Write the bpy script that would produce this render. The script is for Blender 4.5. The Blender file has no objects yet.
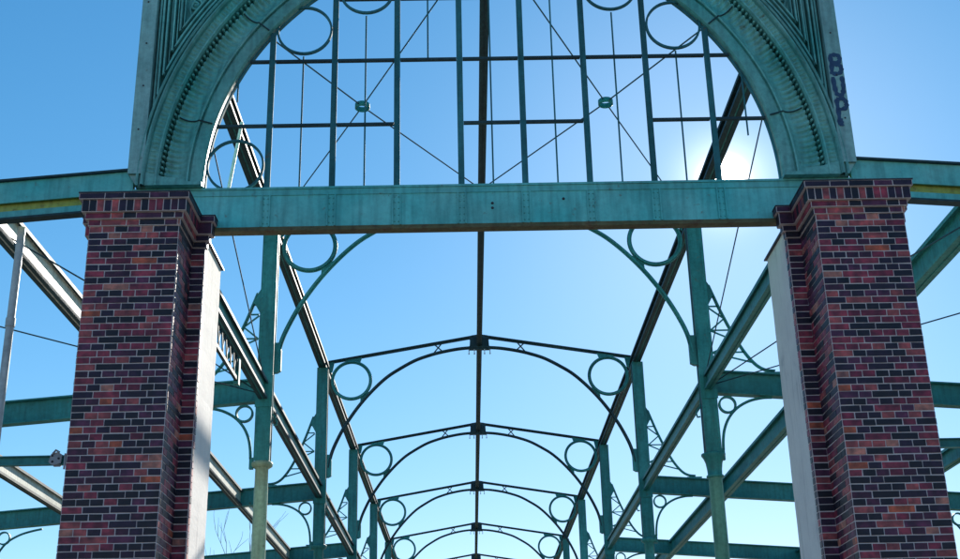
import bpy, math, random
from mathutils import Vector, Matrix
random.seed(7)
S = bpy.context.scene
COL = S.collection
PI = math.pi

# ------------------------------------------------------------------ measurements (metres)
W = 4.0                     # nave half width (column line)
BAY = 8.7565                # truss spacing
YF = 13.117                 # plane of the portal
def YN(n): return YF + BAY*n
XO = 12.0                   # outer aisle columns
ZR, ZE = 11.84, 11.19       # ridge beam axis, column head
SUN = Vector((0.2035, 0.8825, 0.4240)).normalized()

# ------------------------------------------------------------------ mesh builder
class MB:
    def __init__(s): s.v=[]; s.f=[]; s.m=[]; s.sm=[]
    def add(s, vs, fs, mat=0, smooth=False):
        b=len(s.v); s.v+= [tuple(v) for v in vs]
        for f in fs:
            s.f.append([b+i for i in f]); s.m.append(mat); s.sm.append(smooth)
    def box(s, x0,x1,y0,y1,z0,z1, mat=0):
        if x0>x1: x0,x1=x1,x0
        if y0>y1: y0,y1=y1,y0
        vs=[(x0,y0,z0),(x1,y0,z0),(x1,y1,z0),(x0,y1,z0),(x0,y0,z1),(x1,y0,z1),(x1,y1,z1),(x0,y1,z1)]
        s.add(vs,[(0,3,2,1),(4,5,6,7),(0,1,5,4),(1,2,6,5),(2,3,7,6),(3,0,4,7)],mat)
    def bar(s, p, q, w, h, up=(0,0,1), mat=0):
        """rectangular bar from p to q; w across, h along up"""
        p=Vector(p); q=Vector(q); d=(q-p).normalized(); u=Vector(up)
        a=d.cross(u).normalized(); u=a.cross(d).normalized()
        vs=[]
        for c in (p,q):
            for sa,su in ((-1,-1),(1,-1),(1,1),(-1,1)): vs.append(c+a*(w/2*sa)+u*(h/2*su))
        s.add(vs,[(0,1,2,3),(7,6,5,4),(0,4,5,1),(1,5,6,2),(2,6,7,3),(3,7,4,0)],mat)
    def tube(s, pts, r, seg=8, mat=0, r2=None, cap=True):
        pts=[Vector(p) for p in pts]; n=len(pts); vs=[]; prev=None
        for i,p in enumerate(pts):
            d=(pts[min(i+1,n-1)]-pts[max(i-1,0)]).normalized()
            if prev is None:
                t=Vector((0,0,1)) if abs(d.z)<.9 else Vector((1,0,0)); a=d.cross(t).normalized()
            else: a=(prev-d*prev.dot(d)).normalized()
            prev=a; b=d.cross(a)
            rr=r if r2 is None else r+(r2-r)*i/(n-1)
            for k in range(seg):
                t=2*PI*k/seg; vs.append(p+a*(rr*math.cos(t))+b*(rr*math.sin(t)))
        fs=[]
        for i in range(n-1):
            for k in range(seg):
                k2=(k+1)%seg; fs.append((i*seg+k,i*seg+k2,(i+1)*seg+k2,(i+1)*seg+k))
        s.add(vs,fs,mat,True)
        if cap: s.add(vs[:seg],[tuple(range(seg))[::-1]],mat); s.add(vs[-seg:],[tuple(range(seg))],mat)
    def lathe(s, cx, cy, prof, seg=20, mat=0):
        vs=[];fs=[];n=len(prof)
        for (r,z) in prof:
            for k in range(seg):
                t=2*PI*k/seg; vs.append((cx+r*math.cos(t),cy+r*math.sin(t),z))
        for i in range(n-1):
            for k in range(seg):
                k2=(k+1)%seg; fs.append((i*seg+k,i*seg+k2,(i+1)*seg+k2,(i+1)*seg+k))
        s.add(vs,fs,mat,True)
        s.add(vs[:seg],[tuple(range(seg))[::-1]],mat); s.add(vs[-seg:],[tuple(range(seg))],mat)
    def strip(s, pts, w, y0, y1, closed=False, mat=0, smooth=False):
        """flat iron bent along pts (x,z) in the XZ plane, in-plane width w, between y0 and y1"""
        n=len(pts); vs=[]
        for i,(x,z) in enumerate(pts):
            if closed: a=pts[(i-1)%n]; b=pts[(i+1)%n]
            else: a=pts[max(i-1,0)]; b=pts[min(i+1,n-1)]
            dx,dz=b[0]-a[0],b[1]-a[1]; l=math.hypot(dx,dz) or 1
            nx,nz=-dz/l*w/2,dx/l*w/2
            vs+=[(x-nx,y0,z-nz),(x+nx,y0,z+nz),(x+nx,y1,z+nz),(x-nx,y1,z-nz)]
        fs=[]
        for i in range(n if closed else n-1):
            j=(i+1)%n
            for k in range(4):
                k2=(k+1)%4; fs.append((i*4+k,i*4+k2,j*4+k2,j*4+k))
        if not closed: fs+=[(3,2,1,0),tuple((n-1)*4+k for k in range(4))]
        s.add(vs,fs,mat,smooth)
    def tee(s, pts, w, y, dy, fl=.05, closed=False, mat=0):
        """T/I-section bent rib: thin web plate plus wider flanges (depth in Y)"""
        s.strip(pts,w,y-dy/2,y+dy/2,closed,mat)
    def ring(s, cx, cz, R, w, y0, y1, seg=40, mat=0):
        s.strip([(cx+R*math.cos(2*PI*k/seg),cz+R*math.sin(2*PI*k/seg)) for k in range(seg)],w,y0,y1,True,mat)
    def poly(s, pts, y0, y1, mat=0):
        """plate with outline pts (x,z) between y0 and y1"""
        n=len(pts)
        A=sum(pts[i][0]*pts[(i+1)%n][1]-pts[(i+1)%n][0]*pts[i][1] for i in range(n))
        if A<0: pts=pts[::-1]
        vs=[(x,y0,z) for x,z in pts]+[(x,y1,z) for x,z in pts]
        fs=[tuple(range(n)),tuple(range(2*n-1,n-1,-1))]
        for i in range(n):
            j=(i+1)%n; fs.append((j,i,n+i,n+j))
        s.add(vs,fs,mat)
    def ibeam(s, p, q, h, w, tf=.022, tw=.016, mat=0):
        """I-section; p, q are points on the axis"""
        p=Vector(p); q=Vector(q); d=(q-p).normalized()
        a=d.cross(Vector((0,0,1))).normalized(); u=a.cross(d).normalized()
        o=u*(h/2-tf/2)
        s.bar(p+o,q+o,w,tf,u,mat); s.bar(p-o,q-o,w,tf,u,mat)
        s.bar(p,q,tw,h-2*tf-.002,u,mat)
    def dome(s, c, r, ax, seg=8, mat=0):
        """rivet / bead half-ball pointing along ax"""
        c=Vector(c); ax=Vector(ax).normalized()
        t=Vector((0,0,1)) if abs(ax.z)<.9 else Vector((1,0,0)); a=ax.cross(t).normalized(); b=ax.cross(a)
        vs=[];fs=[]
        L=[(1,0),(.8,.55),(.4,.9)]
        for (rr,hh) in L:
            for k in range(seg):
                th=2*PI*k/seg; vs.append(c+a*(r*rr*math.cos(th))+b*(r*rr*math.sin(th))+ax*(r*hh))
        vs.append(c+ax*r)
        for i in range(2):
            for k in range(seg):
                k2=(k+1)%seg; fs.append((i*seg+k,i*seg+k2,(i+1)*seg+k2,(i+1)*seg+k))
        for k in range(seg): fs.append((2*seg+k,2*seg+(k+1)%seg,3*seg))
        s.add(vs,fs,mat,True)
    def build(s, name, mats, parent=None, loc=(0,0,0)):
        me=bpy.data.meshes.new(name)
        L=Vector(loc)
        me.from_pydata([Vector(v)-L for v in s.v],[],s.f)
        if not isinstance(mats,(list,tuple)): mats=[mats]
        for m in mats: me.materials.append(m)
        me.polygons.foreach_set('material_index',s.m)
        me.polygons.foreach_set('use_smooth',s.sm)
        me.update()
        o=bpy.data.objects.new(name,me); COL.objects.link(o); o.location=L
        if parent is not None:
            o.parent=parent; off=Vector(parent.location)
            if parent.parent is not None: off+=Vector(parent.parent.location)
            o.location=L-off
        return o

def tag(o,label=None,cat=None,group=None,kind=None):
    if label: o['label']=label; o['kind']='thing'
    if cat: o['category']=cat
    if group: o['group']=group
    if kind: o['kind']=kind
    return o
def thing(name,label,cat,loc=(0,0,0),group=None):
    o=bpy.data.objects.new(name,None); COL.objects.link(o); o.location=loc
    o.empty_display_size=.2
    return tag(o,label,cat,group)

# ------------------------------------------------------------------ materials
def new_mat(name):
    m=bpy.data.materials.new(name); m.use_nodes=True
    nt=m.node_tree; b=nt.nodes['Principled BSDF']; return m,nt,b
def N(nt,t,**kw):
    n=nt.nodes.new(t)
    for k,v in kw.items(): setattr(n,k,v)
    return n
def ramp(nt,stops,interp='LINEAR'):
    r=N(nt,'ShaderNodeValToRGB'); cr=r.color_ramp; cr.interpolation=interp
    while len(cr.elements)<len(stops): cr.elements.new(.5)
    for e,(p,c) in zip(cr.elements,stops):
        e.position=p; e.color=(*c,1)
    return r
def paint(name, base, var, rust=.12, rough=.38, scale=1.0, mott=.82, rustcol=(.13,.075,.04)):
    """weathered oil paint on iron: tone drift, streaks running down, small rust spots"""
    m,nt,b=new_mat(name); L=nt.links
    tc=N(nt,'ShaderNodeTexCoord')
    geo=N(nt,'ShaderNodeNewGeometry')
    n1=N(nt,'ShaderNodeTexNoise'); n1.inputs['Scale'].default_value=1.3*scale; n1.inputs['Detail'].default_value=6
    L.new(geo.outputs['Position'],n1.inputs['Vector'])
    r1=ramp(nt,[(.3,base),(.7,var)]); L.new(n1.outputs['Fac'],r1.inputs['Fac'])
    mp=N(nt,'ShaderNodeMapping'); mp.inputs['Scale'].default_value=(9,9,.8); L.new(geo.outputs['Position'],mp.inputs['Vector'])
    n2=N(nt,'ShaderNodeTexNoise'); n2.inputs['Scale'].default_value=1.6*scale; n2.inputs['Detail'].default_value=5
    L.new(mp.outputs['Vector'],n2.inputs['Vector'])
    r2=ramp(nt,[(.32,(.55,.55,.55)),(.55,(1,1,1)),(.8,(1.0,1.0,.95))]); L.new(n2.outputs['Fac'],r2.inputs['Fac'])
    mx=N(nt,'ShaderNodeMix',data_type='RGBA',blend_type='MULTIPLY'); mx.inputs[0].default_value=.6
    L.new(r1.outputs['Color'],mx.inputs[6]); L.new(r2.outputs['Color'],mx.inputs[7])
    n3=N(nt,'ShaderNodeTexNoise'); n3.inputs['Scale'].default_value=7*scale; n3.inputs['Detail'].default_value=8; n3.inputs['Roughness'].default_value=.7
    L.new(geo.outputs['Position'],n3.inputs['Vector'])
    r3=ramp(nt,[(.62-rust*.5,(0,0,0)),(.74-rust*.4,(1,1,1))]); L.new(n3.outputs['Fac'],r3.inputs['Fac'])
    mr=N(nt,'ShaderNodeMix',data_type='RGBA'); L.new(r3.outputs['Color'],mr.inputs[0])
    mr.inputs[7].default_value=(*rustcol,1); L.new(mx.outputs[2],mr.inputs[6])
    oi=N(nt,'ShaderNodeObjectInfo'); pm=N(nt,'ShaderNodeMapRange'); pm.inputs[3].default_value=.84; pm.inputs[4].default_value=1.14
    L.new(oi.outputs['Random'],pm.inputs[0])
    n4=N(nt,'ShaderNodeTexNoise'); n4.inputs['Scale'].default_value=.9; n4.inputs['Detail'].default_value=3; L.new(geo.outputs['Position'],n4.inputs['Vector'])
    p4=N(nt,'ShaderNodeMapRange'); p4.inputs[1].default_value=.3; p4.inputs[2].default_value=.7; p4.inputs[3].default_value=.82; p4.inputs[4].default_value=1.16; L.new(n4.outputs['Fac'],p4.inputs[0])
    pq0=N(nt,'ShaderNodeMath',operation='MULTIPLY'); L.new(pm.outputs[0],pq0.inputs[0]); L.new(p4.outputs[0],pq0.inputs[1])
    n5=N(nt,'ShaderNodeTexNoise'); n5.inputs['Scale'].default_value=13; n5.inputs['Detail'].default_value=9; n5.inputs['Roughness'].default_value=.72; L.new(geo.outputs['Position'],n5.inputs['Vector'])
    p5=N(nt,'ShaderNodeMapRange'); p5.inputs[1].default_value=.36; p5.inputs[2].default_value=.60; p5.inputs[3].default_value=mott; p5.inputs[4].default_value=1.08; L.new(n5.outputs['Fac'],p5.inputs[0])
    pq=N(nt,'ShaderNodeMath',operation='MULTIPLY'); L.new(pq0.outputs[0],pq.inputs[0]); L.new(p5.outputs[0],pq.inputs[1])
    hv=N(nt,'ShaderNodeHueSaturation'); L.new(pq.outputs[0],hv.inputs['Value']); L.new(mr.outputs[2],hv.inputs['Color'])
    L.new(hv.outputs['Color'],b.inputs['Base Color']); b.inputs['Specular IOR Level'].default_value=.35
    rr=N(nt,'ShaderNodeMapRange'); rr.inputs[3].default_value=rough-.08; rr.inputs[4].default_value=rough+.2
    L.new(n3.outputs['Fac'],rr.inputs[0]); L.new(rr.outputs[0],b.inputs['Roughness'])
    bp=N(nt,'ShaderNodeBump'); bp.inputs['Strength'].default_value=.25; bp.inputs['Distance'].default_value=.004
    L.new(n3.outputs['Fac'],bp.inputs['Height']); L.new(bp.outputs['Normal'],b.inputs['Normal'])
    return m
TEAL =paint('teal_paint',(.020,.215,.215),(.050,.290,.275),rust=.0,rough=.48)
FRONT=paint('front_teal_paint',(.065,.44,.43),(.185,.55,.52),rust=.01,rough=.32,mott=.90)
ARCH =paint('arch_paint',(.085,.46,.425),(.27,.59,.54),rust=.0,rough=.42,mott=.76)
PALE =paint('pale_post_paint',(.22,.46,.45),(.32,.54,.52),rust=-.02,rough=.45)
GRILLE=paint('grille_paint',(.020,.140,.165),(.040,.190,.215),rust=.0,rough=.7)
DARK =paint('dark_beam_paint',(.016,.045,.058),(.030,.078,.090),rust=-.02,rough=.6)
POLE =paint('pale_green_paint',(.30,.42,.27),(.40,.48,.32),rust=.0,rough=.45)  # pale from weathering, with sunlight also put into the colour
MIDGREEN=paint('mid_green_paint',(.09,.29,.22),(.14,.34,.25),rust=.02,rough=.48)
SUNLIT_WEB=paint('sunlit_web_paint',(.62,.63,.52),(.76,.75,.64),rust=.0,rough=.42)  # sunlight on the left purlin webs, painted as a pale colour
YELLOWGREEN=paint('yellow_green_paint',(.30,.34,.05),(.42,.44,.12),rust=.12)  # yellow-green tone of the recessed fascia web
RUST =paint('rusty_flange',(.13,.12,.05),(.20,.18,.09),rust=.2,rough=.6)
GALV =paint('galvanised_pipe',(.42,.45,.46),(.60,.62,.62),rust=-.05,rough=.32)
WIRE =paint('wire_steel',(.03,.08,.11),(.05,.11,.14),rust=.0,rough=.6)
BRIGHT=paint('bright_cable',(.70,.72,.70),(.8,.8,.78),rust=-.1,rough=.3)

def brick_mat():
    m,nt,b=new_mat('clinker_brick'); L=nt.links
    geo=N(nt,'ShaderNodeNewGeometry')
    r=ramp(nt,[(0,(.010,.006,.018)),(.23,(.022,.008,.030)),(.39,(.060,.011,.036)),(.48,(.185,.019,.046)),(.62,(.270,.034,.060)),
               (.74,(.100,.020,.060)),(.83,(.340,.068,.072)),(.945,(.44,.16,.12)),(.98,(.42,.085,.042))],'CONSTANT')
    L.new(geo.outputs['Random Per Island'],r.inputs['Fac'])
    n=N(nt,'ShaderNodeTexNoise'); n.inputs['Scale'].default_value=11; n.inputs['Detail'].default_value=6
    L.new(geo.outputs['Position'],n.inputs['Vector'])
    rn=ramp(nt,[(.28,(.35,.35,.5)),(.5,(1,1,1)),(.72,(2.1,1.8,1.7))]); L.new(n.outputs['Fac'],rn.inputs['Fac'])
    mx=N(nt,'ShaderNodeMix',data_type='RGBA',blend_type='MULTIPLY'); mx.inputs[0].default_value=.85
    L.new(r.outputs['Color'],mx.inputs[6]); L.new(rn.outputs['Color'],mx.inputs[7])
    mp=N(nt,'ShaderNodeMapping'); mp.inputs['Scale'].default_value=(4.5,4.5,.6); L.new(geo.outputs['Position'],mp.inputs['Vector'])
    nd=N(nt,'ShaderNodeTexNoise'); nd.inputs['Scale'].default_value=1.4; nd.inputs['Detail'].default_value=7; L.new(mp.outputs['Vector'],nd.inputs['Vector'])
    rd=ramp(nt,[(.30,(.55,.55,.60)),(.48,(1,1,1)),(.62,(1,1,1)),(.78,(1.5,1.45,1.45))]); L.new(nd.outputs['Fac'],rd.inputs['Fac'])
    m2=N(nt,'ShaderNodeMix',data_type='RGBA',blend_type='MULTIPLY'); m2.inputs[0].default_value=.8
    L.new(mx.outputs[2],m2.inputs[6]); L.new(rd.outputs['Color'],m2.inputs[7]); L.new(m2.outputs[2],b.inputs['Base Color'])
    b.inputs['Roughness'].default_value=.48; b.inputs['Specular IOR Level'].default_value=.38
    n2=N(nt,'ShaderNodeTexNoise'); n2.inputs['Scale'].default_value=60; n2.inputs['Detail'].default_value=4
    L.new(geo.outputs['Position'],n2.inputs['Vector'])
    bp=N(nt,'ShaderNodeBump'); bp.inputs['Strength'].default_value=.35; bp.inputs['Distance'].default_value=.004
    L.new(n2.outputs['Fac'],bp.inputs['Height']); L.new(bp.outputs['Normal'],b.inputs['Normal'])
    return m
def rough_mat(name,c1,c2,scale,rough=.9,bump=.3,dist=.004,c3=None):
    m,nt,b=new_mat(name); L=nt.links
    geo=N(nt,'ShaderNodeNewGeometry')
    n=N(nt,'ShaderNodeTexNoise'); n.inputs['Scale'].default_value=scale; n.inputs['Detail'].default_value=8; n.inputs['Roughness'].default_value=.65
    L.new(geo.outputs['Position'],n.inputs['Vector'])
    st=[(.3,c1),(.68,c2)]
    if c3: st=[(.22,c3),(.38,c1),(.68,c2)]
    r=ramp(nt,st); L.new(n.outputs['Fac'],r.inputs['Fac']); L.new(r.outputs['Color'],b.inputs['Base Color'])
    b.inputs['Roughness'].default_value=rough
    n2=N(nt,'ShaderNodeTexNoise'); n2.inputs['Scale'].default_value=scale*14; n2.inputs['Detail'].default_value=5
    L.new(geo.outputs['Position'],n2.inputs['Vector'])
    bp=N(nt,'ShaderNodeBump'); bp.inputs['Strength'].default_value=bump; bp.inputs['Distance'].default_value=dist
    L.new(n2.outputs['Fac'],bp.inputs['Height']); L.new(bp.outputs['Normal'],b.inputs['Normal'])
    return m
BRICK=brick_mat()
def plaster_mat():
    m,nt,b=new_mat('cream_plaster'); L=nt.links
    geo=N(nt,'ShaderNodeNewGeometry')
    n1=N(nt,'ShaderNodeTexNoise'); n1.inputs['Scale'].default_value=2.2; n1.inputs['Detail'].default_value=8; n1.inputs['Roughness'].default_value=.68
    L.new(geo.outputs['Position'],n1.inputs['Vector'])
    r1=ramp(nt,[(.25,(.55,.53,.53)),(.38,(.74,.70,.67)),(.55,(.80,.76,.72)),(.75,(.86,.82,.78))]); L.new(n1.outputs['Fac'],r1.inputs['Fac'])
    mp=N(nt,'ShaderNodeMapping'); mp.inputs['Scale'].default_value=(7,7,.55); L.new(geo.outputs['Position'],mp.inputs['Vector'])
    n2=N(nt,'ShaderNodeTexNoise'); n2.inputs['Scale'].default_value=1.5; n2.inputs['Detail'].default_value=6; L.new(mp.outputs['Vector'],n2.inputs['Vector'])
    r2=ramp(nt,[(.28,(.66,.65,.66)),(.42,(.97,.97,.97)),(.7,(1,1,1))]); L.new(n2.outputs['Fac'],r2.inputs['Fac'])
    mx=N(nt,'ShaderNodeMix',data_type='RGBA',blend_type='MULTIPLY'); mx.inputs[0].default_value=.8
    L.new(r1.outputs['Color'],mx.inputs[6]); L.new(r2.outputs['Color'],mx.inputs[7]); L.new(mx.outputs[2],b.inputs['Base Color'])
    b.inputs['Roughness'].default_value=.9
    n3=N(nt,'ShaderNodeTexNoise'); n3.inputs['Scale'].default_value=26; n3.inputs['Detail'].default_value=6; L.new(geo.outputs['Position'],n3.inputs['Vector'])
    bp=N(nt,'ShaderNodeBump'); bp.inputs['Strength'].default_value=.5; bp.inputs['Distance'].default_value=.008
    L.new(n3.outputs['Fac'],bp.inputs['Height']); L.new(bp.outputs['Normal'],b.inputs['Normal'])
    return m
MORTAR=rough_mat('mortar',(.60,.50,.51),(.76,.65,.65),6)
PLASTER=plaster_mat()
SLATE=rough_mat('dark_flashing',(.03,.03,.045),(.05,.05,.07),4,rough=.5)
PAVING=rough_mat('paving',(.085,.085,.085),(.14,.135,.13),.8)
GRASS=rough_mat('lawn',(.05,.085,.03),(.09,.12,.045),.5,bump=.8,dist=.03)
BARK=rough_mat('bark',(.06,.05,.045),(.10,.085,.07),5)
GRAFFITI=rough_mat('blue_spray_paint',(.010,.032,.10),(.03,.09,.18),9,rough=.6)
GREY=rough_mat('grey_metal',(.24,.25,.28),(.44,.43,.47),9,rough=.5)

ORD=['','nearest','second','third','fourth','fifth','sixth']

def smooth_curve(P,n=6):
    out=[]
    for i in range(len(P)-1):
        p0=P[max(i-1,0)];p1=P[i];p2=P[i+1];p3=P[min(i+2,len(P)-1)]
        for k in range(n):
            t=k/n
            f=lambda a,b,c,d: .5*((2*b)+(-a+c)*t+(2*a-5*b+4*c-d)*t*t+(-a+3*b-3*c+d)*t**3)
            out.append((f(p0[0],p1[0],p2[0],p3[0]),f(p0[1],p1[1],p2[1],p3[1])))
    out.append(P[-1]); return out
# ------------------------------------------------------------------ setting: ground
def sheet(name,x0,x1,y0,y1,z,mat):
    b=MB(); b.add([(x0,y0,z),(x1,y0,z),(x1,y1,z),(x0,y1,z)],[(0,1,2,3)])
    return tag(b.build(name,mat),kind='structure')
sheet('ground',-900,900,-300,1500,0,GRASS)
sheet('paving',-13.5,13.5,-8,70,.006,PAVING)

# ------------------------------------------------------------------ brick piers
H=.9600/7     # header pitch
CZ=.0738      # course pitch
def course_rows(k):
    r=k%4
    if r in(0,2): return [1]*7
    if r==1: return [1.5,2,2,1.5] if random.random()<.75 else [1.5,1,2,1,1.5]
    return [1.5,1,2,1,1.5] if random.random()<.7 else [1.5,2,2,1.5]
def fit_rows(total,seq):
    """bricks in units of headers until `total` metres are filled"""
    out=[];u=0;i=0
    while u<total-1e-4:
        w=min(seq[i%len(seq)]*H,total-u)
        if total-u-w<.03: w=total-u
        out.append((u,u+w)); u+=w; i+=1
    return out
def brick_face(mb,o,ud,nd,spans,z0,z1,j=.0115,depth=.02):
    """a course of bricks laid on a face; o origin, ud direction along, nd outward normal"""
    o=Vector(o);ud=Vector(ud);nd=Vector(nd)
    for (a,b) in spans:
        out=.0055+random.uniform(-.0015,.0025); t=random.uniform(-.0015,.0015)
        p=o+ud*(a+j/2); q=o+ud*(b-j/2)
        za,zb=z0+j/2+t,z1-j/2+t
        vs=[]
        for base in (p,q):
            for n in (-depth,out):
                for z in (za,zb): vs.append(Vector((base.x,base.y,z+random.uniform(-.0018,.0018)))+nd*(n+random.uniform(-.0012,.001))+ud*random.uniform(-.0022,.0022))
        # order: p(-,a)0 p(-,b)1 p(+,a)2 p(+,b)3 q(-,a)4 q(-,b)5 q(+,a)6 q(+,b)7
        fs=[(2,6,7,3),(0,2,3,1),(6,4,5,7),(3,7,5,1),(0,4,6,2)]
        if ud.cross(nd).z>0: fs=[f[::-1] for f in fs]
        mb.add(vs,fs,0)
def make_pier(sg):
    """sg=-1 left pier, +1 right pier; built mirror-like"""
    if sg<0: xo,xi,xr=-4.38,-3.42,-3.27
    else:    xo,xi,xr=4.42,3.46,3.30
    y0,y1,y2=12.40,13.05,14.10
    lab=('brick pier left of the portal, cream plaster reveal catching sunlight' if sg<0 else
         'brick pier right of the portal, plaster reveal in blue shade')
    t=thing('brick_pier',lab,'pier',((xo+xi)/2,y0,0),'brick piers of the portal')
    xb=xo+sg*.15          # hidden outer edge of rear body
    ztop=7.13
    s=MB()
    # mortar core
    s.box(xo,xi,y0,y1+.05,0,ztop,1)
    s.box(xb,xr-sg*(-.0)+0,y1,y1+.10,0,ztop,1)
    n=int(ztop/CZ)
    for k in range(n):
        z0=ztop-(k+1)*CZ; z1=z0+CZ
        # front (faces -Y)
        x=min(xo,xi); rows=course_rows(k); u=0; sp=[]
        for r in rows: sp.append((u,u+r*H)); u+=r*H
        brick_face(s,(x,y0,0),(1,0,0),(0,-1,0),sp,z0,z1)
        sq=[2,2] if k%2==0 else [1,2,2]
        brick_face(s,(xi,y0+.004,0),(0,1,0),(-sg,0,0),fit_rows(.646,sq),z0,z1)
        brick_face(s,(xo,y0+.004,0),(0,1,0),(sg,0,0),fit_rows(.646,sq),z0,z1)
        # return strip facing -Y
        a,b=min(xi,xr),max(xi,xr)
        brick_face(s,(a,y1,0),(1,0,0),(0,-1,0),[(0,b-a)],z0,z1)
        brick_face(s,(xr,y1+.004,0),(0,1,0),(-sg,0,0),[(0,.088)],z0,z1)
        a,b=min(xo,xb),max(xo,xb)
        brick_face(s,(a,y1,0),(1,0,0),(0,-1,0),[(0,b-a)],z0,z1)
    s.build('brick_shaft',[BRICK,MORTAR],t)
    # corbelled cap following the plan
    c=MB()
    def cap_layer(z0,z1,ov,seqs,mort):
        # front block
        ax,bx=min(xo,xi)-ov,max(xo,xi)+ov
        c.box(ax,bx,y0-ov,y1+.04,z0,z1-.0005,1)
        w=bx-ax
        brick_face(c,(ax,y0-ov,0),(1,0,0),(0,-1,0),fit_rows(w,seqs),z0,z1,j=.012)
        for (xx,nx) in ((xi-sg*ov,-sg),(xo+sg*ov,sg)):
            brick_face(c,(xx,y0-ov+.004,0),(0,1,0),(nx,0,0),fit_rows(.646,seqs),z0,z1,j=.012)
        # return blocks
        for (e0,e1,nx) in ((xi,xr,-sg),(xo,xb,sg)):
            e1=e1+nx*ov; e0=e0+nx*ov
            a,b=min(e0,e1),max(e0,e1)
            c.box(a+.0007,b-.0007,y1-ov,YF-.012,z0,z1-.001,1)
            brick_face(c,(a,y1-ov,0),(1,0,0),(0,-1,0),[(0,b-a)],z0,z1,j=.012)
            brick_face(c,(e1,y1-ov+.004,0),(0,1,0),(nx,0,0),[(0,YF-.012-y1+ov-.006)],z0,z1,j=.012)
    cap_layer(7.130,7.200,.016,[1,2],1)
    cap_layer(7.200,7.270,.045,[2,1,1],1)
    cap_layer(7.270,7.410,.080,[.58],1)
    cap_layer(7.410,7.478,.108,[2,1.5],1)
    c.build('pier_cap',[BRICK,MORTAR],t)
    f=MB()
    ov=.118
    f.box(min(xo,xi)-ov,max(xo,xi)+ov,y0-ov,y1-.0,7.480,7.492)
    for (e0,e1,nx) in ((xi,xr,-sg),(xo,xb,sg)):
        f.box(e0+nx*ov*1.02,e1+nx*ov,y1-ov,YF-.012,7.481,7.491)
    f.build('flashing',SLATE,t)
    # plastered rear body (reveal)
    r=MB()
    xp=xr+sg*.022
    nz=70; vs=[]; fs=[]
    for k in range(nz+1):
        z=7.285*k/nz; jt=lambda a=.005: random.uniform(-a,a)
        chip=random.choice((0,0,0,0,.012)) 
        vs+=[(xb,y1+.105,z),(xp+sg*.004,y1+.105,z),(xp+jt(.0015),y1+.13,z),(xp+jt(.0015),y2-.02-abs(jt()),z),(xp+sg*(.012+chip+abs(jt(.004))),y2+jt(.004),z),(xb,y2,z)]
    for k in range(nz):
        for q in range(6):
            q2=(q+1)%6; f=(k*6+q,k*6+q2,(k+1)*6+q2,(k+1)*6+q); fs.append(f if sg<0 else f[::-1])
    fs.append(tuple(nz*6+q for q in range(6)))
    r.add(vs,fs)
    r.build('plaster_reveal',PLASTER,t)
    e=MB()
    e.box(xb,xp-sg*.03,y1+.10,y2+.03,7.287,7.304)
    e.build('bearing_plate',SLATE,t)
    return t
make_pier(-1); make_pier(1)

# ------------------------------------------------------------------ lintel between the piers
def make_lintel():
    t=thing('portal_lintel','long teal plate girder spanning between the two brick piers','beam',(0,YF,7.3))
    b=MB()
    b.box(-4.15,4.15,YF,YF+.018,7.374,7.872)
    b.build('web_plate',FRONT,t)
    b=MB(); b.box(-4.15,4.15,YF-.022,YF+.30,7.874,7.900); b.box(-4.15,4.15,YF-.010,YF-.0005,7.80,7.873)
    b.build('top_flange',FRONT,t)
    b=MB(); b.box(-3.9,3.9,YF-.03,YF+.105,7.350,7.373); b.box(-3.9,3.9,YF-.012,YF-.0005,7.374,7.405)
    b.build('bottom_flange',RUST,t)
    for x in (-2.62,-1.87,-1.12,-.37,.37,1.12,1.87,2.62):
        b=MB()
        for d in (-.045,.045): b.box(x+d-.007,x+d+.007,YF-.024,YF-.0006,7.406,7.799)
        for z_ in (7.45,7.53,7.61,7.69,7.76): b.dome((x-.022,YF-.001,z_),.009,(0,-1,0)); b.dome((x+.022,YF-.001,z_),.009,(0,-1,0))
        b.build('splice_plate',FRONT,t)
    for x,z in ((-.02,7.66),(-.02,7.60),(.80,7.70)):
        b=MB(); b.dome((x,YF+.0,z),.018,(0,-1,0)); b.build('bolt',SLATE,t)
make_lintel()

# ------------------------------------------------------------------ the arch frontispiece
CA=7.90       # springing height
YA=13.02      # face of the mouldings
def sweep(mb,prof,seg,a0=0,a1=PI,mod=None,smooth=True,mat=0):
    """prof: list of (r, y) swept about the arch axis (0, CA)"""
    n=len(prof); vs=[];fs=[]
    for i in range(seg+1):
        t=a0+(a1-a0)*i/seg
        for k,(r,y) in enumerate(prof):
            if mod: r,y=mod(t,k,r,y)
            vs.append((-r*math.cos(t),y,CA+r*math.sin(t)))
    for i in range(seg):
        for k in range(n-1):
            fs.append((i*n+k,(i+1)*n+k,(i+1)*n+k+1,i*n+k+1))
    mb.add(vs,fs,mat,smooth)
def arc_rib(mb,r,w,y0,y1,a0,a1,seg=60,mat=0):
    mb.strip([(-r*math.cos(a0+(a1-a0)*i/seg),CA+r*math.sin(a0+(a1-a0)*i/seg)) for i in range(seg+1)],w,y0,y1,mat=mat)
XP0,XP1=4.20,4.02     # pilaster outer / inner
ZTOP=12.35
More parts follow.
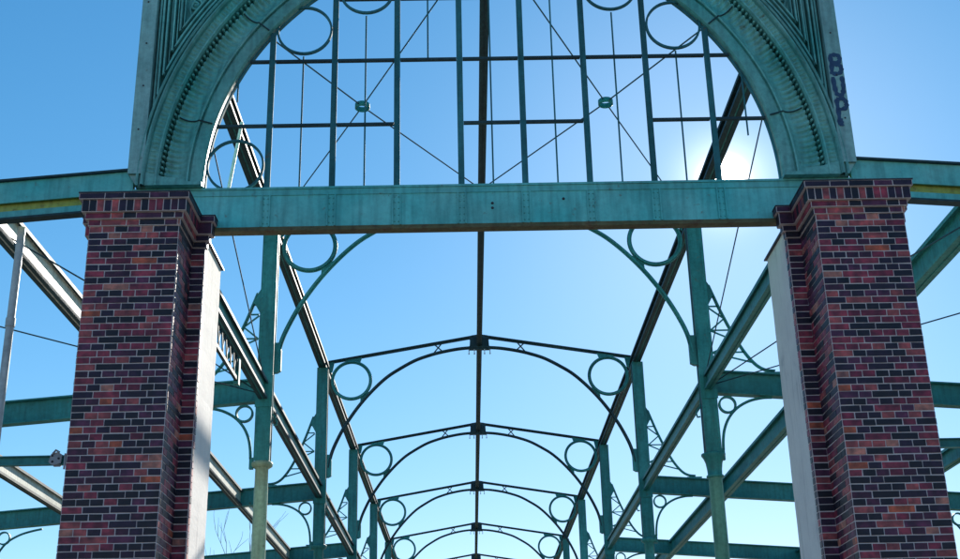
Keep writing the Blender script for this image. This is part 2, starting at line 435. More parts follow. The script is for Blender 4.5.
def make_arch():
    t=thing('arch_frontispiece','ornate verdigris cast iron round arch standing on the portal lintel','arch',(0,YF,CA))
    # inner flat band with lip + soffit
    b=MB()
    sweep(b,[(4.12,13.20),(3.39,13.20),(3.36,13.19),(3.36,13.10),(3.375,13.075),(3.40,13.07),(3.495,13.065)],160,smooth=False)
    b.build('inner_band',ARCH,t)
    b=MB(); sweep(b,[(3.496,13.066),(3.498,13.095),(3.520,13.095),(3.522,13.05),(3.540,13.045)],160,smooth=False)
    b.build('shadow_groove',ARCH,t)
    # fluted cove
    NF=172
    cov=[(3.541,13.046),(3.57,13.080),(3.61,13.108),(3.65,13.124),(3.69,13.128),(3.73,13.120),(3.765,13.100),(3.785,13.080),(3.800,13.060),(3.803,13.16)]
    rj=[random.uniform(.5,1.25) for _ in range(NF+2)]
    def fl(tt,k,r,y):
        q=tt/PI*NF; ph=q%1.0; d=abs(ph-.5)*2           # 0 mid tongue, 1 groove
        amp=[0,.003,.008,.014,.021,.029,.036,.040,.040,0][k]*rj[int(q)]
        return r,y+amp*(d**2.6)-.006*(1-d)*(k>3 and k<9)
    b=MB(); sweep(b,cov,NF*6,mod=fl,smooth=True); 
    b.build('fluted_cove',ARCH,t)
    # radial joints between castings
    for a in (14,38,62,90,118,142,166):
        a=math.radians(a); b=MB()
        p=[];
        for (r,y) in [(3.38,13.062)]+cov[:-2]: p.append((-r*math.cos(a),y-.006,CA+r*math.sin(a)))
        b.tube(p,.009,6); b.build('casting_joint',DARK,t)
    # bead row
    b=MB(); sweep(b,[(3.8035,13.162),(3.855,13.162),(3.8565,13.02)],160,smooth=False)
    for i in range(NF):
        a=PI*(i+.5)/NF
        px,pz=-3.831*math.cos(a),CA+3.831*math.sin(a)
        b.tube([(px,13.161,pz),(px,13.040,pz)],.017,7,cap=False); b.dome((px,13.040,pz),.0175,(0,-1,0),7)
    b.build('bead_row',ARCH,t)
    # leaf band
    b=MB()
    sweep(b,[(3.857,13.02),(3.870,12.985),(3.886,12.985),(3.892,13.04)],160,smooth=False)
    NL=230
    def leaf(tt,k,r,y):
        ph=(tt/PI*NL)%1.0; d=abs(ph-.5)*2
        w=[0,.004,.012,.016,.010,.004,0][k]
        return r,y-.020*(1-d)*w/.016+.016*d*w/.016
    sweep(b,[(3.893,13.040),(3.91,13.036),(3.93,13.030),(3.95,13.028),(3.97,13.026),(3.99,13.024),(4.00,13.024)],NL*4,mod=leaf)
    b.build('leaf_band',ARCH,t)
    # outer roll mouldings
    b=MB()
    sweep(b,[(4.001,13.024),(4.006,12.975),(4.022,12.955),(4.040,12.955),(4.050,12.985),(4.056,13.03),(4.070,13.03),(4.076,12.99),(4.092,12.98),(4.106,12.99),(4.121,13.17)],160,smooth=False)
    # clip below springing is automatic (semicircle)
    b.build('outer_roll',ARCH,t)
    # pilaster strips with rivets
    for sg in (-1,1):
        b=MB()
        b.box(sg*XP0,sg*XP1,12.985,13.40,8.05,ZTOP)
        b.build('pilaster',PALE,t)
        for z in (8.62,9.2,9.78,10.36,10.94,11.5):
            b=MB(); b.dome((sg*(4.12+random.uniform(-.02,.02)),12.984,z),.012,(0,-1,0)); b.build('rivet',SLATE,t)
        # foot: bracket plate + sill under the mouldings
        b=MB()
        b.poly([(sg*4.19,8.048),(sg*4.06,8.048),(sg*4.06,7.905),(sg*4.10,7.905)],13.02,13.36)
        b.box(sg*4.058,sg*3.98,13.06,13.36,7.905,8.046)
        b.build('pilaster_foot',PALE,t)
        b=MB()
        b.poly([(sg*4.0,7.902),(sg*3.35,7.902),(sg*3.35,7.935),(sg*3.52,7.945),(sg*3.60,7.985),(sg*3.80,8.01),(sg*4.0,8.07)],12.995,13.40)
        b.build('arch_sill',ARCH,t)
    # spandrel panel (back plate) with nested ribs
    for sg in (-1,1):
        b=MB()
        seg=70; pts=[]
        a0=math.radians(1.5); a1=PI/2
        for i in range(seg+1):
            a=a0+(a1-a0)*i/seg
            pts.append((sg*4.115*math.cos(a),CA+4.115*math.sin(a)))
        vs=[];fs=[]
        for i,(x,z) in enumerate(pts):
            xt=sg*XP1
            vs+= [(x,13.165,z),(xt if i<seg*.55 else x, 13.165, z if i<seg*.55 else ZTOP)]
        for i in range(seg):
            f=(2*i,2*i+1,2*i+3,2*i+2)
            fs.append(f)
        # corner fill
        b.add(vs,fs); k=int(math.ceil(seg*.55))
        b.add([(sg*XP1,13.165,pts[k-1][1]),(sg*XP1,13.165,ZTOP),(pts[k][0],13.165,ZTOP),(pts[k-1][0],13.165,pts[k-1][1])],[(0,1,2,3)])
        b.build('spandrel_panel',ARCH,t)
        for q,xq in enumerate((3.985,3.945)):
            b=MB(); zi=CA+math.sqrt(4.125**2-xq**2); b.box(sg*(xq-.011),sg*(xq+.011),13.05-.02*q,13.163,zi,ZTOP-.02); b.build('border_moulding',ARCH,t)
        for i in range(6):
            xv=(3.895,3.850,3.815,3.775,3.735,3.70)[i]; ra=(4.160,4.190,4.215,4.240,4.268,4.292)[i]
            a=math.acos(min(1,xv/ra)); zi=CA+ra*math.sin(a)
            b=MB()
            wd=.020 if i in (0,2,4) else .012; dp=.07 if i in (0,2,4) else .035
            path=[(sg*xv,ZTOP-.12-.05*i),(sg*xv,zi)]
            n=40
            amax=math.asin(min(.999,(ZTOP-.12-.05*i-CA)/ra))
            for q in range(1,n+1):
                aa=a+(amax-a)*q/n; path.append((sg*ra*math.cos(aa),CA+ra*math.sin(aa)))
            b.strip(path,wd,13.10-dp,13.163)
            b.build('nested_rib',ARCH,t)
        # scrolls inside the spandrel field
        b=MB()
        def spiral(cx,cz,r0,turns,ph,dirn):
            pts=[]
            n=int(26*turns)
            for q in range(n+1):
                f=q/n; r=r0*(1-f*.82); aa=ph+dirn*2*PI*turns*f
                pts.append((cx+r*math.cos(aa),13.125,cz+r*math.sin(aa)))
            b.tube(pts,.017,6,r2=.012)
            b.dome((pts[-1][0],13.12,pts[-1][2]),.03,(0,-1,0))
        spiral(sg*3.585,10.40,.085,1.5,PI/2,sg)
        spiral(sg*3.46,10.62,.10,1.6,-PI/2,-sg)
        spiral(sg*3.53,10.88,.14,1.7,-PI/2,-sg)
        spiral(sg*3.10,11.12,.17,1.7,0,sg)
        spiral(sg*3.50,11.35,.15,1.6,PI,sg)
        spiral(sg*2.75,11.45,.15,1.6,0,-sg)
        b.tube([(sg*3.62,13.125,10.20),(sg*3.655,13.125,10.34),(sg*3.58,13.125,10.52),(sg*3.42,13.125,10.75)],.013,6)
        b.build('scroll_ornament',ARCH,t)
    # crowning cornice (above the picture)
    b=MB(); b.box(-4.32,4.32,12.93,13.45,ZTOP+.001,ZTOP+.10); b.box(-4.40,4.40,12.86,13.50,ZTOP+.101,ZTOP+.16)
    b.build('cornice',ARCH,t)
    # spray-painted letters on the right pilaster
    G={'B':[[(.02,.0),(.03,.5),(.025,1.0)],[(.02,.97),(.10,1.0),(.135,.86),(.12,.64),(.04,.56)],[(.04,.52),(.12,.47),(.14,.27),(.11,.05),(.02,.02)]],
       'U':[[(.025,1.0),(.03,.45),(.05,.10),(.09,.06),(.12,.20),(.135,.6),(.13,1.02)]],
       'P':[[(.03,-.30),(.035,.3),(.03,1.0)],[(.03,.97),(.11,1.0),(.14,.80),(.125,.55),(.04,.46)],[(.045,.02),(.05,-.2),(.048,-.36)]]}
    z=9.47; hh=.265; rg=random.Random(3); q=0
    for ch in 'BUP':
        b=MB()
        for st in G[ch]:
            pts=smooth_curve([(4.035+a,z-hh+c*hh) for a,c in st],5); q+=1
            yy=12.9835-.0006*q; n=len(pts); vs=[]; fs=[]
            for i,(x,zz) in enumerate(pts):
                p0=pts[max(i-1,0)];p1=pts[min(i+1,n-1)]; dx,dz=p1[0]-p0[0],p1[1]-p0[1]; l=math.hypot(dx,dz) or 1
                w=.026*(1+.22*math.sin(i*1.7+q)+rg.uniform(-.08,.08))*(.75 if i in(0,n-1) else 1)
                for e in (-1,1): vs+=[(x-dz/l*w*e,yy,zz+dx/l*w*e),(x-dz/l*w*e,yy+.0004,zz+dx/l*w*e)]
            for i in range(n-1):
                o=i*4
                fs+=[(o,o+2,o+6,o+4),(o+1,o+5,o+7,o+3),(o,o+4,o+5,o+1),(o+2,o+3,o+7,o+6)]
            b.add(vs,fs)
        b.build('graffiti_letter',GRAFFITI,t); z-=hh+.035
    return t
make_arch()

# ------------------------------------------------------------------ window grille inside the arch
def make_grille():
    t=thing('window_grille','rusting teal mullion grille with rings filling the round arch','window frame',(0,13.22,CA))
    R=3.352; y0,y1=13.120,13.185
    b=MB(); arc_rib(b,R-.012,.020,y0+.02,y1+.0,0.004,PI-.004,120); b.build('arch_frame',GRILLE,t)
    for x in (-2.62,-1.87,-1.12,-.37,.37,1.12,1.87,2.62):
        zt=CA+math.sqrt(R*R-x*x)-.01
        b=MB(); b.box(x-.036,x+.036,y0,y0+.014,CA,zt); b.box(x-.012,x+.012,y0+.015,y1,CA,zt)
        b.build('mullion',GRILLE,t)
    # thin sash rods
    for x,za,zb in ((-3.02,9.05,9.32),(-2.25,CA,9.66),(-1.5,CA,10.22),(-.75,9.60,11.1),(0,CA,11.2),(.75,CA,11.1),(1.5,CA,10.22),(2.25,CA,9.66),(3.02,8.5,9.32)):
        b=MB(); b.tube([(x,y0+.03,za),(x,y0+.03,zb)],.011,6); b.build('sash_rod',GRILLE,t)
    # horizontal glazing bars, some pieces missing
    xs=[-2.62,-1.87,-1.12,-.37,.37,1.12,1.87,2.62]
    def hb(x0,x1,z):
        b=MB(); b.box(x0+.037,x1-.037,y0+.002,y0+.05,z-.015,z+.015); b.build('glazing_bar',DARK,t)
    e=lambda z: math.sqrt(R*R-(z-CA)**2)
    for z,skip in ((9.59,()),(8.72,((-1.12,-.37),(1.12,1.87))),(10.46,())):
        X=[-e(z)-.03]+xs+[e(z)+.03]
        for a,c in zip(X,X[1:]):
            if (a,c) in skip or c-a<.1 or c<=X[0] or a>=X[-1]: continue
            if a<X[0] or c>X[-1]: continue
            hb(a,c,z)
    for x,z in ((-3.00,8.20),(-2.245,10.02),(2.245,10.02),(-1.495,10.585),(1.495,10.585),(-.745,10.86),(.745,10.86),(0,10.9)):
        b=MB(); b.ring(x,z,.325,.026,y0+.003,y0+.04,44); b.build('ring',GRILLE,t)
make_grille()

# ------------------------------------------------------------------ aisle beams in the portal plane
def make_front_aisle_beam(sg):
    lab=('teal fascia beam running out to the left from the left brick pier' if sg<0 else
         'teal fascia beam running out to the right from the right brick pier')
    t=thing('aisle_fascia_beam',lab,'beam',(sg*4.2,YF,7.9),'fascia beams either side of the portal')
    def P(x,z): return (sg*x, z-.078*(x-4.2))
    def slab(z0,z1,ya,yb,mat,name,xa=4.152,xb=12.3):
        b=MB(); b.poly([P(xa,z0),P(xb,z0),P(xb,z1),P(xa,z1)],ya,yb); b.build(name,mat,t)
    slab(8.125,8.150,13.05,13.26,DARK,'top_flange')
    slab(7.86,8.124,13.09,13.11,FRONT,'fascia_plate')
    slab(7.75,8.11,13.15,13.17,YELLOWGREEN,'recessed_web')
    slab(7.665,7.749,13.085,13.105,FRONT,'lower_plate')
    slab(7.640,7.664,13.06,13.19,DARK,'bottom_flange')
make_front_aisle_beam(-1); make_front_aisle_beam(1)

for sg in (-1,1):
    lab=('thin teal rail at mid height from the left pier, clamp at its end' if sg<0 else
         'thin teal rail at mid height running right from the right pier')
    t=thing('tie_rail',lab,'rail',(sg*4.4,13.3,4.8),'tie rails outside the piers')
    b=MB(); b.ibeam((sg*4.40,13.30,4.79),(sg*12.0,13.30,4.79),.10,.07,.012,.012); b.build('rail_bar',TEAL,t)
    b=MB(); b.box(sg*4.40,sg*4.412,13.22,13.38,4.70,4.88); b.build('wall_plate',TEAL,t)
# clamp fitting on the left rail
t=thing('pipe_clamp','grey metal clamp fitting on the rail beside the left brick pier','clamp',(-4.72,13.22,4.8))
b=MB(); b.tube([(-4.80,13.30,4.79),(-4.73,13.30,4.79)],.068,14); b.build('clamp_shell',GREY,t)
b=MB(); b.poly([(-4.83,4.75),(-4.79,4.72),(-4.70,4.74),(-4.69,4.83),(-4.74,4.86),(-4.81,4.84)],13.205,13.222); b.build('hinge_plate',GREY,t)
b=MB(); b.tube([(-4.79,13.20,4.84),(-4.755,13.185,4.875),(-4.715,13.185,4.85)],.012,8); b.build('swivel_arm',GREY,t)
b=MB(); b.tube([(-4.655,13.20,4.84),(-4.655,13.20,4.67)],.011,8); b.build('bolt',GREY,t)
for dx,dz in ((-.035,.03),(.035,.0),(-.03,-.035)):
    b=MB(); b.dome((-4.76+dx,13.204,4.79+dz),.014,(0,-1,0),6); b.build('nut',SLATE,t)

# down pipe on the left
t=thing('downpipe','silver downpipe hanging from the left fascia beam','pipe',(-5.46,13.32,0))
b=MB(); b.tube([(-5.46,13.32,0),(-5.46,13.32,7.54)],.045,14); b.build('pipe',GALV,t)
b=MB(); b.tube([(-5.46,13.32,6.33),(-5.46,13.32,6.43)],.054,14); b.build('sleeve',GALV,t)
b=MB(); b.tube([(-5.46,13.32,3.2),(-5.46,13.32,3.3)],.054,14); b.build('sleeve',GALV,t)

# ------------------------------------------------------------------ nave columns
def make_column(sg,n):
    y=YN(n); x=sg*W+.01
    side='left' if sg<0 else 'right'
    lab={1:'%s nave column nearest the portal, pale green round shaft below a collar'}.get(n,'%s row nave column, '+ORD[n]+' one back from the portal')%side
    t=thing('iron_column',lab,'column',(x,y,0),'nave columns')
    # round lower shaft + plinth
    sm_=POLE if (sg<0 and n==1) else (MIDGREEN if n==1 else TEAL)
    b=MB(); b.lathe(x,y,[(.23,0),(.23,.12),(.17,.16),(.17,.5),(.140,.55),(.132,3.0),(.122,6.30)],20); b.build('shaft',sm_,t)
    b=MB()
    if sg>0 and n==1:
        b.lathe(x,y,[(.124,6.301),(.155,6.31),(.155,6.34),(.128,6.36),(.133,6.45),(.15,6.57),(.185,6.66),(.215,6.70),(.215,6.73),(.16,6.749)],20)
    else:
        b.lathe(x,y,[(.118,6.301),(.116,6.62),(.15,6.64),(.185,6.665),(.19,6.70),(.19,6.725),(.15,6.749)],20)
    b.build('capital',sm_ if sg<0 and n==1 else TEAL,t)
    # upper built-up stanchion: two flange plates facing +-Y, web, side angles
    b=MB(); z0,z1=6.751,ZE
    for dy in (-.115,.097): b.box(x-.14,x+.14,y+dy,y+dy+.018,z0,z1)
    b.box(x-.012,x+.012,y-.096,y+.096,z0,z1)
    for dx in (-.125,.085): b.box(x+dx,x+dx+.04,y-.123,y-.1155,z0,z1)
    for z in [7.0+.28*i for i in range(15)]:
        for dx in (-.105,.105): b.dome((x+dx,y-.1235,z),.013,(0,-1,0),6)
    b.build('stanchion',TEAL,t)
    b=MB(); b.box(x-sg*.110,x-sg*.128,y-.0955,y+.0955,z0,z1); b.build('shade_plate',DARK,t)  # added plate, its dark colour paints shade on the inner side
    b=MB(); b.tube([(x-sg*.142,y,7.62),(x-sg*.20,y,7.56),(x-sg*.24,y,7.48),(x-sg*.22,y,7.41),(x-sg*.17,y,7.42)],.018,6); b.build('hook',TEAL,t)
    # plate thickening where beams meet
    b=MB(); b.box(x-.155,x+.155,y-.14,y-.124,7.72,8.30); b.build('gusset',TEAL,t)
    b=MB(); b.poly([(x+sg*.141,10.02),(x+sg*.20,9.92),(x+sg*.275,9.72),(x+sg*.24,9.70),(x+sg*.141,9.52)],y-.05,y+.05)
    b.build('bracket_seat',TEAL,t)
    b=MB(); b.poly([(x-sg*.141,8.95),(x-sg*.24,8.95),(x-sg*.27,8.80),(x-sg*.27,8.42),(x-sg*.20,8.38),(x-sg*.141,8.38)],y-.05,y+.05)
    b.build('rib_seat',TEAL,t)
for n in range(1,7):
    for sg in (-1,1): make_column(sg,n)

# ------------------------------------------------------------------ roof trusses of the nave
def arch_pts():
    P=[(3.80,8.62),(3.74,8.95),(3.62,9.27),(3.40,9.70),(3.07,10.19),(2.72,10.60),(2.37,10.93),(2.04,11.15),(1.66,11.36),(1.30,11.49),(.98,11.575),(.6,11.645),(.3,11.675),(0,11.685)]
    return P
def make_truss(n):
    y=YN(n)
    lab=('arched iron roof truss nearest the portal, half hidden by the lintel' if n==1 else
         'arched iron roof truss with two rings, '+ORD[n]+' one back from the portal')
    t=thing('arched_truss',lab,'truss',(0,y,ZE),'arched nave trusses')
    half=smooth_curve(arch_pts())
    full=[(-x,z) for x,z in half]+[(x,z) for x,z in half[::-1][1:]]
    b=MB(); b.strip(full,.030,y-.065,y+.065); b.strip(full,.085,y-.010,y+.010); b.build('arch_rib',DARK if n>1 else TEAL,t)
    b=MB()
    for sg in (-1,1):
        b.bar((sg*3.86,y,11.365),(sg*.15,y,11.985),.13,.028); b.bar((sg*3.86,y,11.345),(sg*.15,y,11.965),.02,.085)
    b.build('top_chord',DARK,t)
    for sg in (-1,1):
        b=MB(); b.ring(sg*3.265,10.865,.495,.030,y-.06,y+.06,48); b.ring(sg*3.265,10.865,.485,.085,y-.010,y+.010,48)
        b.build('ring',TEAL,t)
        # gussets where ring touches chord, arch and column
        b=MB(); b.poly([(sg*3.05,11.335),(sg*3.38,11.355),(sg*3.44,11.41),(sg*3.0,11.475)],y-.011,y+.009); b.build('gusset',TEAL,t)
        b=MB(); b.poly([(sg*2.84,10.55),(sg*3.03,10.39),(sg*3.04,10.25),(sg*2.71,10.62)],y-.0115,y+.0115); b.build('gusset',TEAL,t)
        b=MB(); b.poly([(sg*3.80,11.05),(sg*3.86,11.36),(sg*3.70,11.36),(sg*3.745,11.12)],y-.012,y+.012); b.build('gusset',TEAL,t)
        b=MB(); zt=11.845; zb=11.575
        b.bar((sg*.93,y-.012,zb),(sg*1.19,y-.012,zt-.03),.030,.022,(0,1,0)); b.bar((sg*1.19,y+.012,zb-.04),(sg*.93,y+.012,zt+.015),.030,.022,(0,1,0))
        b.build('web_cross',DARK,t)
    b=MB()
    b.poly([(-.26,11.62),(-.31,11.66),(-.25,11.72),(-.24,11.90),(-.30,11.96),(-.2,12.00),(0,12.03),(.2,12.00),(.30,11.96),(.24,11.90),(.25,11.72),(.31,11.66),(.26,11.62)],y-.05,y+.05)
    b.build('ridge_plate',DARK,t)
    for x in (-.27,-.13,.13,.27):
        b=MB(); b.tube([(x,y-.06,11.62),(x,y-.06,11.50)],.013,6); b.dome((x,y-.06,11.505),.026,(0,0,-1),6); b.build('hanger_bolt',GALV,t)
for n in range(1,7): make_truss(n)

# ------------------------------------------------------------------ longitudinal members
YB=YN(6)+.3
def long_beam(name,label,x,z,h,w,mat,y0=YF+.43,group=None,tf=.024):
    b=MB(); o_=h/2-tf/2
    for sz in (-1,1):
        for sx in (-1,1):      # paired angles leave a narrow slot in the flange
            b.box(x+sx*.018,x+sx*w/2,y0,YB,z+sz*o_-tf/2,z+sz*o_+tf/2,0)
            b.box(x+sx*(w/2-.012),x+sx*(w/2-.0005),y0,YB,z+sz*(o_-tf/2-.001),z+sz*(o_-tf/2-.030),0)
    b.box(x-.017,x+.017,y0,YB,z-o_,z+o_,1)
    o=b.build(name,mat,loc=(x,y0,z)); tag(o,label,'beam',group); return o
b_=long_beam('ridge_beam','dark ridge beam running along the centre of the nave roof',0,11.84,.24,.13,(DARK,DARK))
for sg in (-1,1):
    s='left' if sg<0 else 'right'
    long_beam('eave_beam','dark eave beam running over the %s row of nave columns'%s,sg*W,11.33,.26,.20,(DARK,TEAL),group='eave beams')
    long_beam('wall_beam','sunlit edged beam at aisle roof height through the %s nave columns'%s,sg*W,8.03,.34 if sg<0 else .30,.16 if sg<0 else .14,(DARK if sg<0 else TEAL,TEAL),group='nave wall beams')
    long_beam('inner_purlin','inner aisle purlin on the %s with a pale web'%s,sg*5.95,7.90,.40,.15 if sg<0 else .20,(DARK if sg<0 else TEAL,SUNLIT_WEB if sg<0 else TEAL),group='inner aisle purlins')  # left: sunlight painted into the web, underside shade into the flanges
    long_beam('outer_purlin','outer aisle purlin far out on the %s'%s,sg*9.88,7.56,.36,.15 if sg<0 else .20,(DARK if sg<0 else TEAL,SUNLIT_WEB if sg<0 else TEAL),group='outer aisle purlins')  # left web and flanges painted sunlit and shaded like the inner purlin

# ------------------------------------------------------------------ aisle rafters with their brackets
def quarter(cx,cz,rx,rz,a0,a1,n=18): return [(cx+rx*math.cos(a0+(a1-a0)*i/n),cz+rz*math.sin(a0+(a1-a0)*i/n)) for i in range(n+1)]
def make_rafter(sg,n):
    y=YN(n); s='left' if sg<0 else 'right'
    lab='teal aisle rafter on the %s, %s back from the portal, with ring bracket'%(s,ORD[n] if n>1 else 'first')
    t=thing('aisle_rafter',lab,'rafter',(sg*W,y,8.0),'aisle rafters')
    zc=lambda X: 8.045-.075*(X-4.2)
    b=MB(); b.ibeam((sg*4.145,y,zc(4.145)),(sg*12.0,y,zc(12.0)),.43,.20,.026); b.build('rafter_beam',TEAL,t)
    # knee bracket below with a ring
    b=MB(); c=[(4.20,6.80),(4.215,7.0),(4.26,7.2),(4.36,7.40),(4.52,7.57),(4.74,7.69),(4.98,7.745),(5.16,7.75)]
    cc=[(sg*x,z) for x,z in smooth_curve(c,4)]
    b.strip(cc,.022,y-.045,y+.045); b.strip(cc,.05,y-.008,y+.008)
    b.box(sg*4.145,sg*4.215,y-.045,y+.045,6.62,6.82)
    k=b.build('knee_bracket',TEAL,t)
    b=MB(); b.ring(sg*4.345,7.63,.145,.035,y-.035,y+.035,28); rg=b.build('ring',TEAL,k)
    # upper lattice bracket
    c=[(4.20,9.93),(4.27,9.73),(4.38,9.42),(4.52,9.08),(4.66,8.78),(4.80,8.54),(4.95,8.36),(5.10,8.27),(5.27,8.245)]
    sm=smooth_curve(c,4)
    b=MB(); b.strip([(sg*x,z) for x,z in sm],.020,y-.06,y+.06); b.strip([(sg*x,z) for x,z in sm],.06,y-.010,y+.010)
    b.box(sg*5.05,sg*5.42,y-.07,y+.07,zc(5.2)+.217,zc(5.2)+.245)
    lb=b.build('lattice_bracket',TEAL,t)
    def xo(z):
        for (xa,za),(xb,zb) in zip(sm,sm[1:]):
            if zb<=z<=za: return xa+(xb-xa)*(za-z)/(za-zb+1e-9)
        return sm[-1][0]
    b=MB(); zs=[9.62,9.40,9.05,8.72,8.42]
    for z in (9.52,9.05,8.62):
        b.bar((sg*4.16,y,z),(sg*xo(z),y,z),.02,.028,(0,0,1))
    prev=(4.16,9.50)
    flip=True
    for z in (9.28,9.05,8.83,8.62,8.42):
        X=xo(z) if flip else 4.16
        b.bar((sg*prev[0],y+.012,prev[1]),(sg*X,y+.012,z),.018,.03,(0,0,1)); prev=(X,z); flip=not flip
    b.build('lacing',TEAL,lb)
    # bracket at the outer column
    b=MB(); c=[(11.80,6.22),(11.78,6.45),(11.70,6.70),(11.52,6.95),(11.24,7.12),(10.95,7.21),(10.70,7.26)]
    cc=[(sg*x,z) for x,z in smooth_curve(c,4)]
    b.strip(cc,.022,y-.045,y+.045); b.strip(cc,.05,y-.008,y+.008); k=b.build('knee_bracket',TEAL,t)
    b=MB(); b.ring(sg*11.61,7.05,.145,.035,y-.035,y+.035,28); b.build('ring',TEAL,k)
for n in range(1,5):
    for sg in (-1,1):
        make_rafter(sg,n)
        y=YN(n); x=sg*(XO+.02)
        s='left' if sg<0 else 'right'
        t=thing('aisle_column','outer aisle column at the end of the %s %s rafter'%(ORD[n] if n>1 else 'first',s),'column',(x,y,0),'outer aisle columns')
        b=MB(); b.lathe(x,y,[(.2,0),(.2,.1),(.15,.14),(.125,5.7)],16); b.build('shaft',POLE,t)
        b=MB(); b.lathe(x,y,[(.127,5.701),(.16,5.72),(.13,5.76),(.2,6.0),(.2,6.04)],16); b.box(x-.12,x+.12,y-.1,y+.1,6.041,7.23); b.build('capital',TEAL,t)

# ------------------------------------------------------------------ lattice strip hung under the left wall beam
t=thing('hanging_lattice','short lattice strip hung below the left wall beam beside the plaster','lattice',(-4,17,7.6))
b=MB(); b.bar((-4.0,15.0,7.44),(-4.0,19.25,7.44),.05,.06); b.build('bottom_bar',DARK,t)
b=MB(); b.box(-4.04,-3.96,19.10,19.22,7.36,7.80); b.build('end_post',TEAL,t)
b=MB()
yy=15.0
while yy<18.95:
    b.bar((-4.0,yy,7.47),(-4.0,yy+.16,7.80),.02,.03); b.bar((-3.985,yy+.16,7.80),(-3.985,yy+.32,7.47),.02,.03); yy+=.32
b.build('lacing',DARK,t)

# ------------------------------------------------------------------ bracing rods
Y1=YN(1)
for sg in (-1,1):
    s='left' if sg<0 else 'right'
    t=thing('roof_bracing','crossed tie rods meeting in a small ring disc, %s roof slope behind the arch'%s,'tie rods',(sg*2,(YF+Y1)/2,11.4),'crossed roof bracing')
    mx=-2.0+.08 if sg<0 else 2.0-.07
    c=Vector((mx,(YF+Y1)/2,11.40))
    for e in ((0,Y1-.1,11.95),(sg*3.9,Y1-.1,11.3),(0,YF+.45,11.75),(sg*3.9,YF+.45,11.2)):
        e=Vector(e); d=(e-c).normalized()
        b=MB(); b.tube([c+d*.10,e],.012,6); b.build('tie_rod',WIRE,t)
    b=MB(); b.lathe(c.x,c.y,[(.108,c.z-.046),(.118,c.z-.036),(.118,c.z+.036),(.108,c.z+.046),(.100,c.z+.046),(.096,c.z+.03),(.096,c.z-.03),(.100,c.z-.046),(.108,c.z-.046)],28)
    # open ring: remove the flat caps made by lathe
    b.f=b.f[:-2]; b.m=b.m[:-2]; b.sm=b.sm[:-2]
    b.build('ring_disc',TEAL,t)
    # wall bracing rod
    b=MB(); b.tube([(sg*W,YF+.45,11.2),(sg*W,Y1-.13,8.25)],.011,6)
    tag(b.build('wall_tie_rod',WIRE,loc=(sg*W,YF+.45,11.2)),'slanting tie rod in the first bay of the %s nave wall'%s,'tie rod','wall tie rods')
    zc=lambda X: 8.0-.075*(X-4.2)
    t=thing('aisle_bracing','thin crossed tie rods under the first bay of the %s aisle roof'%s,'tie rods',(sg*6,17,7.9),'aisle roof bracing')
    b=MB(); b.tube([(sg*6.05,YF+.4,zc(6.05)-.12),(sg*5.35,16.5,zc(5.35)),(sg*4.1,Y1-.1,zc(4.1))],.011,6); b.build('tie_rod',WIRE,t)
    b=MB(); b.tube([(sg*9.8,YF+.4,zc(9.8)),(sg*4.1,Y1-.1,zc(4.1)-.02)],.011,6); b.build('tie_rod',WIRE,t)
b=MB(); b.tube([(-3.16,14.2,9.35),(-3.33,14.2,8.05)],.022,8)
tag(b.build('bright_cable',BRIGHT,loc=(-3.2,14.2,8.05)),'short bright cable hanging behind the left foot of the arch','cable')

# ------------------------------------------------------------------ bare tree behind
def make_tree(x,y,h,label,seed):
    rnd=random.Random(seed)
    t=thing('bare_tree',label,'tree',(x,y,0))
    tr=MB(); cr=MB()
    tr.tube([(x,y,0),(x+.1,y,h*.2),(x-.05,y+.1,h*.45)],.20,10,r2=.12); tr.build('trunk',BARK,t)
    def grow(p,d,l,r,lev):
        pts=[p]; q=p
        for i in range(4):
            d=(d+Vector((rnd.uniform(-.16,.16),rnd.uniform(-.16,.16),rnd.uniform(-.02,.14)))).normalized()
            q=q+d*(l/4); pts.append(q)
        cr.tube(pts,r,5,r2=r*.55,cap=False)
        if lev<=0: return
        for i in range(rnd.choice((2,3,3))):
            f=rnd.choice((2,3,4)); a=rnd.uniform(0,2*PI); sp=rnd.uniform(.35,.75)
            nd=(d+Vector((math.cos(a)*sp,math.sin(a)*sp,.15))).normalized()
            grow(pts[f],nd,l*rnd.uniform(.6,.8),max(r*.58,.011),lev-1)
    top=Vector((x-.05,y+.1,h*.44))
    for i in range(6):
        a=2*PI*i/6+rnd.uniform(-.3,.3)
        grow(top-Vector((0,0,rnd.uniform(0,h*.12))),Vector((math.cos(a)*.55,math.sin(a)*.55,1)).normalized(),h*.25,.07,4)
    cr.build('crown',BARK,t)
make_tree(-15.0,60,14.6,'bare winter tree with thin twigs far behind the left pier',5)

# ------------------------------------------------------------------ world, sun, camera
w=bpy.data.worlds.new('World'); S.world=w; w.use_nodes=True
nt=w.node_tree; L=nt.links
bg=nt.nodes['Background']; bg.inputs['Strength'].default_value=.10
sky=N(nt,'ShaderNodeTexSky',sky_type='NISHITA'); sky.sun_disc=False
el=math.asin(SUN.z); az=math.atan2(SUN.x,SUN.y)
sky.sun_elevation=el; sky.sun_rotation=az
sky.air_density=.88; sky.dust_density=.05; sky.ozone_density=3.6; sky.altitude=50
hs=N(nt,'ShaderNodeHueSaturation'); hs.inputs['Saturation'].default_value=1.0
L.new(sky.outputs['Color'],hs.inputs['Color'])
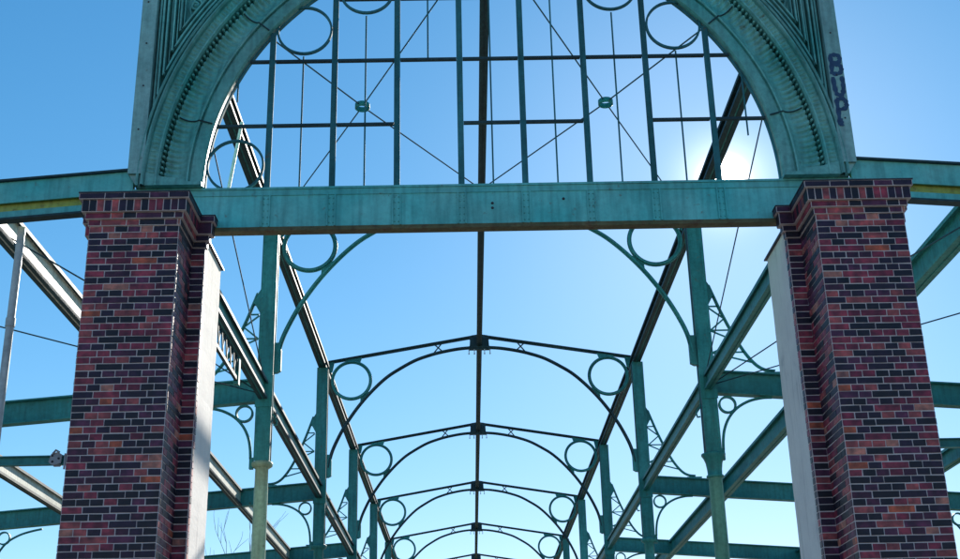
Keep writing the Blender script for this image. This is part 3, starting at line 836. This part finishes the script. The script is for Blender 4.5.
# solar aureole around the sun's direction
tc=N(nt,'ShaderNodeTexCoord'); dt=N(nt,'ShaderNodeVectorMath',operation='DOT_PRODUCT'); dt.inputs[1].default_value=SUN
nv=N(nt,'ShaderNodeVectorMath',operation='NORMALIZE'); L.new(tc.outputs['Generated'],nv.inputs[0]); L.new(nv.outputs['Vector'],dt.inputs[0])
ac=N(nt,'ShaderNodeMath',operation='ARCCOSINE'); L.new(dt.outputs['Value'],ac.inputs[0])
def lobe(sig,amp,pw=2):
    d=N(nt,'ShaderNodeMath',operation='DIVIDE'); L.new(ac.outputs[0],d.inputs[0]); d.inputs[1].default_value=sig
    p=N(nt,'ShaderNodeMath',operation='POWER'); L.new(d.outputs[0],p.inputs[0]); p.inputs[1].default_value=pw
    m=N(nt,'ShaderNodeMath',operation='MULTIPLY'); L.new(p.outputs[0],m.inputs[0]); m.inputs[1].default_value=-1
    e=N(nt,'ShaderNodeMath',operation='EXPONENT'); L.new(m.outputs[0],e.inputs[0])
    k=N(nt,'ShaderNodeMath',operation='MULTIPLY'); L.new(e.outputs[0],k.inputs[0]); k.inputs[1].default_value=amp
    return k
l1=lobe(math.radians(.85),90,4); l2=lobe(math.radians(1.6),5); l3=lobe(math.radians(9),.95)
a1=N(nt,'ShaderNodeMath',operation='ADD'); L.new(l1.outputs[0],a1.inputs[0]); L.new(l2.outputs[0],a1.inputs[1])
a2=N(nt,'ShaderNodeMath',operation='ADD'); L.new(a1.outputs[0],a2.inputs[0]); L.new(l3.outputs[0],a2.inputs[1])
vm=N(nt,'ShaderNodeVectorMath',operation='SCALE'); vm.inputs[0].default_value=(1.0,.95,.86); L.new(a2.outputs[0],vm.inputs['Scale'])
va=N(nt,'ShaderNodeVectorMath',operation='ADD'); s0=N(nt,'ShaderNodeVectorMath',operation='SCALE'); s0.inputs['Scale'].default_value=.1; L.new(hs.outputs['Color'],s0.inputs[0])
sc_=N(nt,'ShaderNodeSeparateXYZ'); cb=N(nt,'ShaderNodeCombineXYZ'); L.new(s0.outputs['Vector'],sc_.inputs[0])
for ch,(g_,k_) in enumerate(((1.55,13.6),(.97,8.25),(.80,7.7))):
    pw_=N(nt,'ShaderNodeMath',operation='POWER'); pw_.inputs[1].default_value=g_; L.new(sc_.outputs[ch],pw_.inputs[0])
    ml_=N(nt,'ShaderNodeMath',operation='MULTIPLY'); ml_.inputs[1].default_value=k_; L.new(pw_.outputs[0],ml_.inputs[0]); L.new(ml_.outputs[0],cb.inputs[ch])
L.new(cb.outputs[0],va.inputs[0]); L.new(vm.outputs['Vector'],va.inputs[1])
L.new(va.outputs['Vector'],bg.inputs['Color'])

sd=bpy.data.lights.new('Sun','SUN'); sd.energy=5.0; sd.angle=math.radians(.5); sd.color=(1,.94,.84)
so=bpy.data.objects.new('Sun',sd); COL.objects.link(so)
so.rotation_euler=(-SUN).to_track_quat('-Z','Y').to_euler()

cd=bpy.data.cameras.new('Camera'); cam=bpy.data.objects.new('Camera',cd); COL.objects.link(cam); S.camera=cam
p,yw,r=math.radians(21.32126),math.radians(.77488),math.radians(-1.29205)
fwd=Vector((math.sin(yw)*math.cos(p),math.cos(yw)*math.cos(p),math.sin(p)))
right=Vector((math.cos(yw),-math.sin(yw),0)); up=right.cross(fwd)
r2=right*math.cos(r)+up*math.sin(r); u2=-right*math.sin(r)+up*math.cos(r)
M=Matrix((r2,u2,-fwd)).transposed().to_4x4(); M.translation=Vector((-.35935,0,1.6))
cam.matrix_world=M
cd.sensor_width=36; cd.lens=1254.738/960*36; cd.clip_start=.1; cd.clip_end=5000

S.view_settings.view_transform='Standard'; S.view_settings.look='None'
S.view_settings.gamma=1; S.view_settings.use_curve_mapping=False
S.view_settings.exposure=0.86
